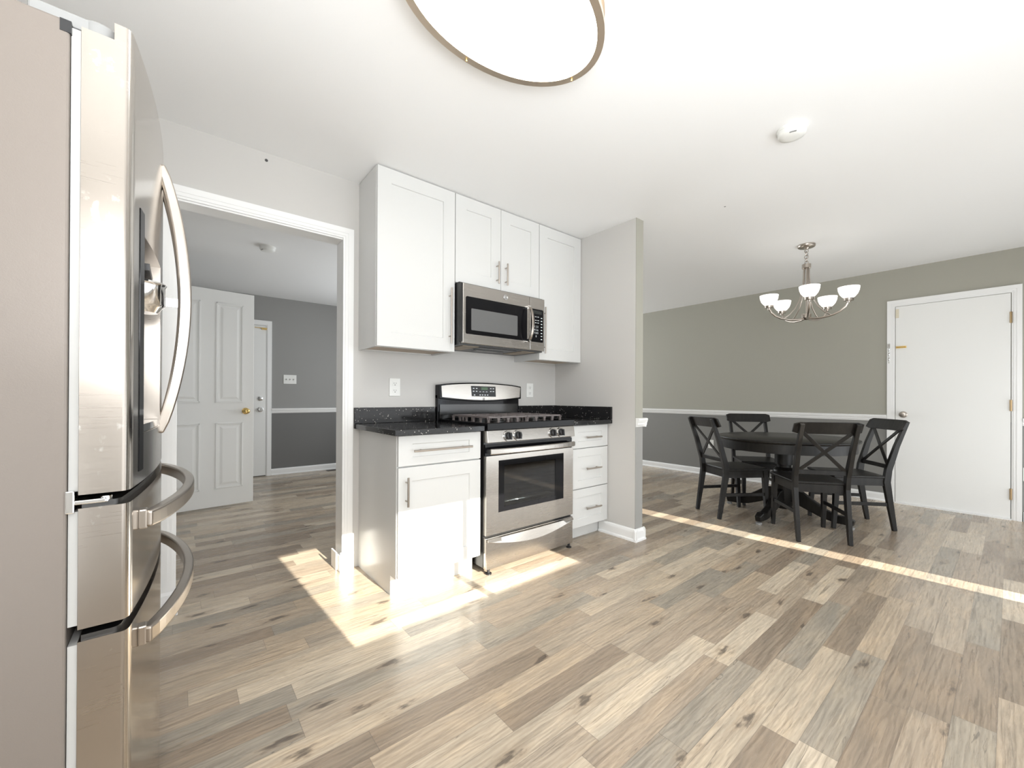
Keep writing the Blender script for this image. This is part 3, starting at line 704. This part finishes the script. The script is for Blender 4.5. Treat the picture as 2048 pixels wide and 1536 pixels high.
for z in (1.504, 1.748): t.part(MB().box(1.988, 2.008, MY - .034, MY, z - .008, z + .008), 'handle_mount', CHROME, hd)
q = MB().box(1.4312, 1.4392, 2.272, 2.32, 1.45, 1.83); t.part(q, 'side_vent', BLACKP)
t.part(MB().box(1.62, 1.95, 2.33, 2.42, 1.4265, 1.430).box(1.66, 1.92, 2.45, 2.47, 1.4265, 1.430), 'bottom_vent', BLACKP)
for x in (1.48, 2.00): t.part(MB().box(x, x + .13, 2.33, 2.56, 1.4268, 1.430), 'grease_filter', mat('tan_filter_mesh', (.38, .31, .23), .5, .5) if x < 1.5 else bpy.data.materials['tan_filter_mesh'])
t.part(MB().box(1.70, 1.90, 2.49, 2.56, 1.4266, 1.430), 'task_light', GREYP)

# ------------------------------------------------------------------ outlets, switch, vent, detectors
def outlet(label, axis, w, s, c, z, rocker=False):           # duplex outlet on wall face w, facing direction s
    loc = (c, w, z) if axis == 'y' else (w, c, z)
    t = T('wall_outlet', label, 'outlet', loc, 'white wall outlets')
    def P(mb): mb.v = [((c + a, w + s * d, z + h) if axis == 'y' else (w + s * d, c + a, z + h)) for a, d, h in mb.v]; return mb
    t.part(P(MB().box(-.038, .038, .0005, .006, -.060, .060)), 'cover_plate', WHITEP, bevel=.002)
    for h in (-.024, .024):
        f = t.part(P(MB().box(-.017, .017, .006, .0075, h - .015, h + .015)), 'socket', WHITEP, bevel=.001)
        t.part(P(MB().box(-.008, -.006, .0075, .008, h - .002, h + .008).box(.006, .008, .0075, .008, h - .002, h + .008).box(-.003, .003, .0075, .008, h - .011, h - .006)), 'socket_slots', INKD, f)
outlet('white outlet on the wall above the left countertop', 'y', YW, -1, 1.140, 1.148)
outlet('white outlet on the wall right of the range backguard', 'y', YW, -1, 2.364, 1.145)
outlet('white outlet on the far wall low behind the left dining chair', 'x', XF, -1, 2.68, .44)
outlet('white outlet at the picture edge, right of the flat dining room door', 'x', XF, -1, -.105, .42)
t = T('light_switch', 'white triple light switch plate on the dark hall wall', 'switch', (1.229, YH, 1.322))
p_ = t.part(MB().box(1.148, 1.310, YH - .007, YH - .0005, 1.260, 1.385), 'cover_plate', WHITEP, bevel=.002)
for x in (1.183, 1.229, 1.275): t.part(MB().box(x - .005, x + .005, YH - .017, YH - .007, 1.313, 1.330), 'toggle', mat('grey_toggle', (.35, .34, .32), .4) if x < 1.2 else bpy.data.materials['grey_toggle'])  # toggles a mid grey, darker than the plate
t = T('floor_vent', 'dark metal floor vent beside the hall baseboard', 'vent', (1.86, 6.33, 0))
q = MB().box(1.70, 2.02, 6.28, 6.39, 0, .004); t.part(q, 'frame', mat('brown_metal', (.06, .045, .035), .4, .5))
q = MB()
for i in range(10): q.box(1.72 + i * .029, 1.736 + i * .029, 6.30, 6.37, .004, .006)
t.part(q, 'louvres', BLACKP)
def detector(label, x, y):
    t = T('smoke_detector', label, 'smoke detector', (x, y, H), 'smoke detectors')
    t.part(MB().lathe([(.066, 0), (.066, -.010), (.064, -.012)], (x, y, H), 32), 'base', WHITEP)
    q = MB().lathe([(.062, -.012), (.062, -.026), (.056, -.036), (.030, -.042), (0, -.043)], (x, y, H), 32); c_ = t.part(q, 'cover', WHITEP)
    q = MB()
    for i in range(4):
        a = math.radians(190 + i * 8); q.box(x + .05 * math.cos(a) - .002, x + .05 * math.cos(a) + .002, y + .05 * math.sin(a) - .004, y + .05 * math.sin(a) + .004, H - .041, H - .036)
    t.part(q, 'vent_slots', GREYP, c_)
detector('round white smoke detector on the kitchen ceiling', 2.40, .705)
detector('round white smoke detector on the ceiling beyond the doorway', .632, 4.30)

# ------------------------------------------------------------------ oval flush ceiling light
LX, LY, LA, LB, LZ = .84, 1.052, .386, .252, 2.345
t = T('ceiling_light', 'large oval flush ceiling light with brushed nickel rings, lit', 'ceiling light', (LX, LY, H))
def oval(z, a, b_, n=64): return [(LX + a * math.cos(2 * PI * i / n), LY + b_ * math.sin(2 * PI * i / n), z) for i in range(n)]
def oval_shell(rings, m=64, caps=(False, True)):
    b = MB(); vs = []; fs = []
    for a, b_, z in rings: vs += oval(z, a, b_, m)
    for i in range(len(rings) - 1): fs += [(i * m + k, i * m + (k + 1) % m, (i + 1) * m + (k + 1) % m, (i + 1) * m + k) for k in range(m)]
    b.add(vs, fs, True); o = len(b.v) - len(vs)
    if caps[0]: b.f.append(tuple(range(m))); b.sm.append(False)
    if caps[1]: b.f.append(tuple((len(rings) - 1) * m + k for k in range(m))); b.sm.append(False)
    return b
t.part(oval_shell([(LA - .02, LB - .02, H - .001), (LA - .02, LB - .02, LZ + .012)], caps=(False, False)), 'drum_side', LAMPS)
t.part(oval_shell([(LA - .021, LB - .021, LZ + .012), (LA - .026, LB - .026, LZ + .006), (LA - .06, LB - .06, LZ + .004)]), 'diffuser', LAMPG, label='glowing white diffuser')
def band(z0, z1, a0, a1):
    d0, d1 = LA - a0, LA - a1
    return oval_shell([(a0, LB - d0, z0), (a1, LB - d1, z0), (a1, LB - d1, z1), (a0, LB - d0, z1), (a0, LB - d0, z0)], caps=(False, False))
RING = mat('warm_brushed_nickel', (.80, .69, .57), .42, 1)
rg = t.part(band(LZ, LZ + .022, LA - .026, LA), 'lower_ring', RING)
t.part(band(H - .030, H - .012, LA - .019, LA), 'upper_ring', RING)
for px, py in ((.830, 1.300), (1.215, 1.107), (.46, .98), (.85, .805)):
    t.part(MB().lathe([(.004, 0), (.004, -.006), (.002, -.009), (0, -.009)], (LX + (px - LX) * .97, LY + (py - LY) * .97, LZ), 10), 'screw', BRASS, rg)

# ------------------------------------------------------------------ chandelier
CX, CYY = 4.31, 1.152
t = T('chandelier', 'brushed nickel five-arm chandelier with white glass bowls over the table', 'chandelier', (CX, CYY, H))
t.part(MB().lathe([(.066, 0), (.066, -.016), (.060, -.022), (.02, -.026), (.012, -.038), (0, -.038)], (CX, CYY, H), 32), 'canopy', NICKEL)
for k in range(5):
    z = H - .052 - k * .027; pts = []
    for i in range(12):
        a = 2 * PI * i / 12; e = .014 * math.sin(a)
        pts.append((CX + (e if k % 2 else 0), CYY + (0 if k % 2 else e), z + .018 * math.cos(a)))
    t.part(MB().tube(pts, .003, 6, closed=True), 'chain_link', NICKEL)
q = MB().tube([(CX + .012 * math.sin(i * 1.1), CYY + .014 * math.cos(i * .9), H - .03 - i * .017) for i in range(10)], .0022, 6); t.part(q, 'power_cord', GREYP)
zc = 2.262
t.part(MB().lathe([(0, .02), (.012, .016), (.034, .012), (.034, -.022), (.028, -.026), (0, -.026)], (CX, CYY, zc), 24), 'collar', NICKEL)
t.part(MB().lathe([(0, .03), (.036, .028), (.038, .02), (.038, -.006), (.026, -.012), (.014, -.022), (0, -.026)], (CX, CYY, 1.805), 24), 'hub', NICKEL)
dirn = Vector((CX, CYY, 0)).normalized(); rgt = Vector((dirn.y, -dirn.x, 0))
t.part(MB().tube([(CX, CYY, 1.83), (CX, CYY, zc - .02)], .004, 8), 'center_rod', NICKEL)
for k in range(5):
    a = math.radians(4 + 72 * k); d = -dirn * math.cos(a) + rgt * math.sin(a); o = Vector((CX, CYY, 0)); RR = .295
    def at(r, z): return tuple(o + d * r + Vector((0, 0, z)))
    ar = t.part(MB().tube([at(r, z) for r, z in ((.02, 1.793), (.07, 1.787), (.13, 1.788), (.19, 1.800), (.24, 1.824), (.275, 1.858), (.291, 1.893))], [.0085] * 7, 10), 'arm', NICKEL)
    t.part(MB().tube([at(r, z) for r, z in ((.020, 2.24), (.022, 2.15), (.030, 2.06), (.050, 1.97), (.085, 1.89), (.13, 1.836), (.178, 1.800))], .0055, 8), 'stem', NICKEL, ar)
    c = at(RR, 1.905)
    t.part(MB().lathe([(.012, -.022), (.014, -.006), (.034, -.004), (.036, .014), (.030, .016), (0, .016)], c, 20), 'shade_holder', NICKEL, ar)
    t.part(MB().lathe([(.028, .016), (.042, .026), (.060, .050), (.070, .078), (.074, .108), (.071, .108), (.066, .078), (.056, .052), (.038, .031), (.022, .022), (0, .022)], c, 32), 'shade', SHADEG, ar, label='white opal glass bowl')

# ------------------------------------------------------------------ dining table and chairs
TX, TY = 4.375, 1.340
t = T('dining_table', 'round black pedestal dining table in the dining area', 'table', (TX, TY, 0))
t.part(MB().lathe([(0, .702), (.535, .702), (.548, .706), (.555, .714), (.555, .722), (.549, .728), (0, .728)], (TX, TY, 0), 72), 'tabletop', BLACKW)
t.part(MB().lathe([(.530, .702), (.530, .622), (.508, .622), (.508, .702)], (TX, TY, 0), 72), 'apron', BLACKW)
t.part(MB().box(TX - .30, TX + .30, TY - .05, TY + .05, .64, .702).box(TX - .05, TX + .05, TY - .42, TY + .42, .64, .702), 'support_rail', WOODU)
t.part(MB().lathe([(0, .07), (.06, .07), (.075, .12), (.085, .24), (.085, .31), (.060, .33), (.052, .345), (.075, .36), (.090, .385), (.092, .41), (.080, .435), (.058, .448), (.058, .47), (.075, .475), (.075, .60), (.11, .61), (.11, .645), (0, .645)], (TX, TY, 0), 32), 'pedestal', BLACKW)
for k in range(4):
    a = math.radians(-94 + 90 * k); d = Vector((math.cos(a), math.sin(a), 0)); o = Vector((TX, TY, 0))
    pts = [o + d * r + Vector((0, 0, z)) for r, z in ((.06, .20), (.13, .185), (.22, .135), (.32, .085), (.41, .062), (.47, .064), (.52, .050))]
    ft = t.part(MB().bar(pts, d.cross(Vector((0, 0, 1))), [.06, .06, .058, .056, .056, .058, .05], [.11, .12, .10, .08, .065, .07, .05]), 'leg', BLACKW, bevel=.008)
    e = o + d * .50
    t.part(MB().lathe([(0, .0), (.022, 0), (.024, .008), (.024, .018), (0, .018)], tuple(e), 16), 'foot', GREYP, ft)

def make_chair(label):
    t = T('dining_chair', label, 'chair', (0, 0, 0), 'black dining chairs round the table')
    # seat: slightly dished, wider at the front
    t.part(MB().prism([(-.19, -.175), (-.18, -.185), (.21, -.212), (.222, -.20), (.228, -.10), (.230, 0), (.228, .10), (.222, .20), (.21, .212), (-.18, .185), (-.19, .175)], 'z', .430, .450), 'seat', BLACKW, bevel=.005)
    q = MB().box(.165, .185, -.172, .172, .368, .430).box(-.19, -.172, -.150, .150, .368, .430)
    for s in (-1, 1): q.bar([(-.18, s * .168, .399), (.17, s * .186, .399)], (0, 0, 1), .062, .018)
    t.part(q, 'seat_frame', BLACKW)
    for s in (-1, 1):
        t.part(MB().bar([(.205, s * .188, 0), (.190, s * .186, .22), (.180, s * .184, .430)], (0, 1, 0), [.026, .034, .040], [.028, .036, .042]), 'leg', BLACKW, bevel=.003)
        t.part(MB().bar([(-.250, s * .168, 0), (-.215, s * .170, .22), (-.188, s * .172, .40), (-.200, s * .173, .50), (-.258, s * .176, .70), (-.332, s * .178, .90)], (0, 1, 0), [.026, .030, .032, .032, .030, .028], [.030, .042, .050, .046, .036, .026]), 'leg', BLACKW, bevel=.003)
        t.part(MB().bar([(-.212, s * .169, .215), (.190, s * .186, .215)], (0, 0, 1), .028, .016), 'stretcher', BLACKW, bevel=.002)
    # curved top rail in front of the posts
    n = 12; vs = []; fs = []
    for i in range(n + 1):
        y = -.222 + .444 * i / n; e = abs(y) / .222; cv = -.018 * (1 - e * e); dz = .012 * max(0, (e - .86) / .14) ** 2
        for z, x in ((.822 + dz, -.288), (.912 - dz, -.322)):
            vs += [(x + cv + .004, y, z), (x + cv + .024, y, z)]
    for i in range(n):
        a = 4 * i; c = a + 4
        fs += [(a, a + 1, c + 1, c), (a + 1, a + 3, c + 3, c + 1), (a + 3, a + 2, c + 2, c + 3), (a + 2, a, c, c + 2)]
    fs += [(0, 2, 3, 1), (4 * n, 4 * n + 1, 4 * n + 3, 4 * n + 2)]
    t.part(MB().add(vs, fs), 'top_rail', BLACKW, bevel=.004)
    t.part(MB().bar([(-.208, -.16, .525), (-.212, 0, .525), (-.208, .16, .525)], (0, 0, 1), .034, .018), 'back_rail', BLACKW, bevel=.002)
    for s in (-1, 1): t.part(MB().bar([(-.210, -s * .155, .535), (-.250, 0, .683), (-.294, s * .155, .830)], (0, 1, 0), .026, .010), 'cross_slat', BLACKW, bevel=.002)
    return t.o
def copy_tree(o, parent=None):
    c = o.copy(); C.objects.link(c)
    if parent is not None: c.parent = parent
    for ch in list(o.children): copy_tree(ch, c)
    return c
proto = make_chair('black cross-back dining chair nearest the camera, its back to us')
def face(rear, ang):                          # rear-leg midpoint and facing angle -> chair origin
    return (rear[0] + .250 * math.cos(ang), rear[1] + .250 * math.sin(ang), 0), ang
spots = [((3.747, .885), math.radians(36.6), None),
         ((3.857, 1.802), math.radians(-32), 'black cross-back dining chair left of the table, next to the partition wall'),
         ((4.694, .715), math.radians(130), 'black cross-back dining chair right of the table, in front of the flat white door'),
         ((4.93, 1.85), math.radians(218), 'black cross-back dining chair behind the table, against the far wall')]
for i, (rear, ang, lab) in enumerate(spots):
    o = proto if i == 0 else copy_tree(proto)
    o.location, a = face(rear, ang); o.rotation_euler = (0, 0, a)
    if lab: o['label'] = lab
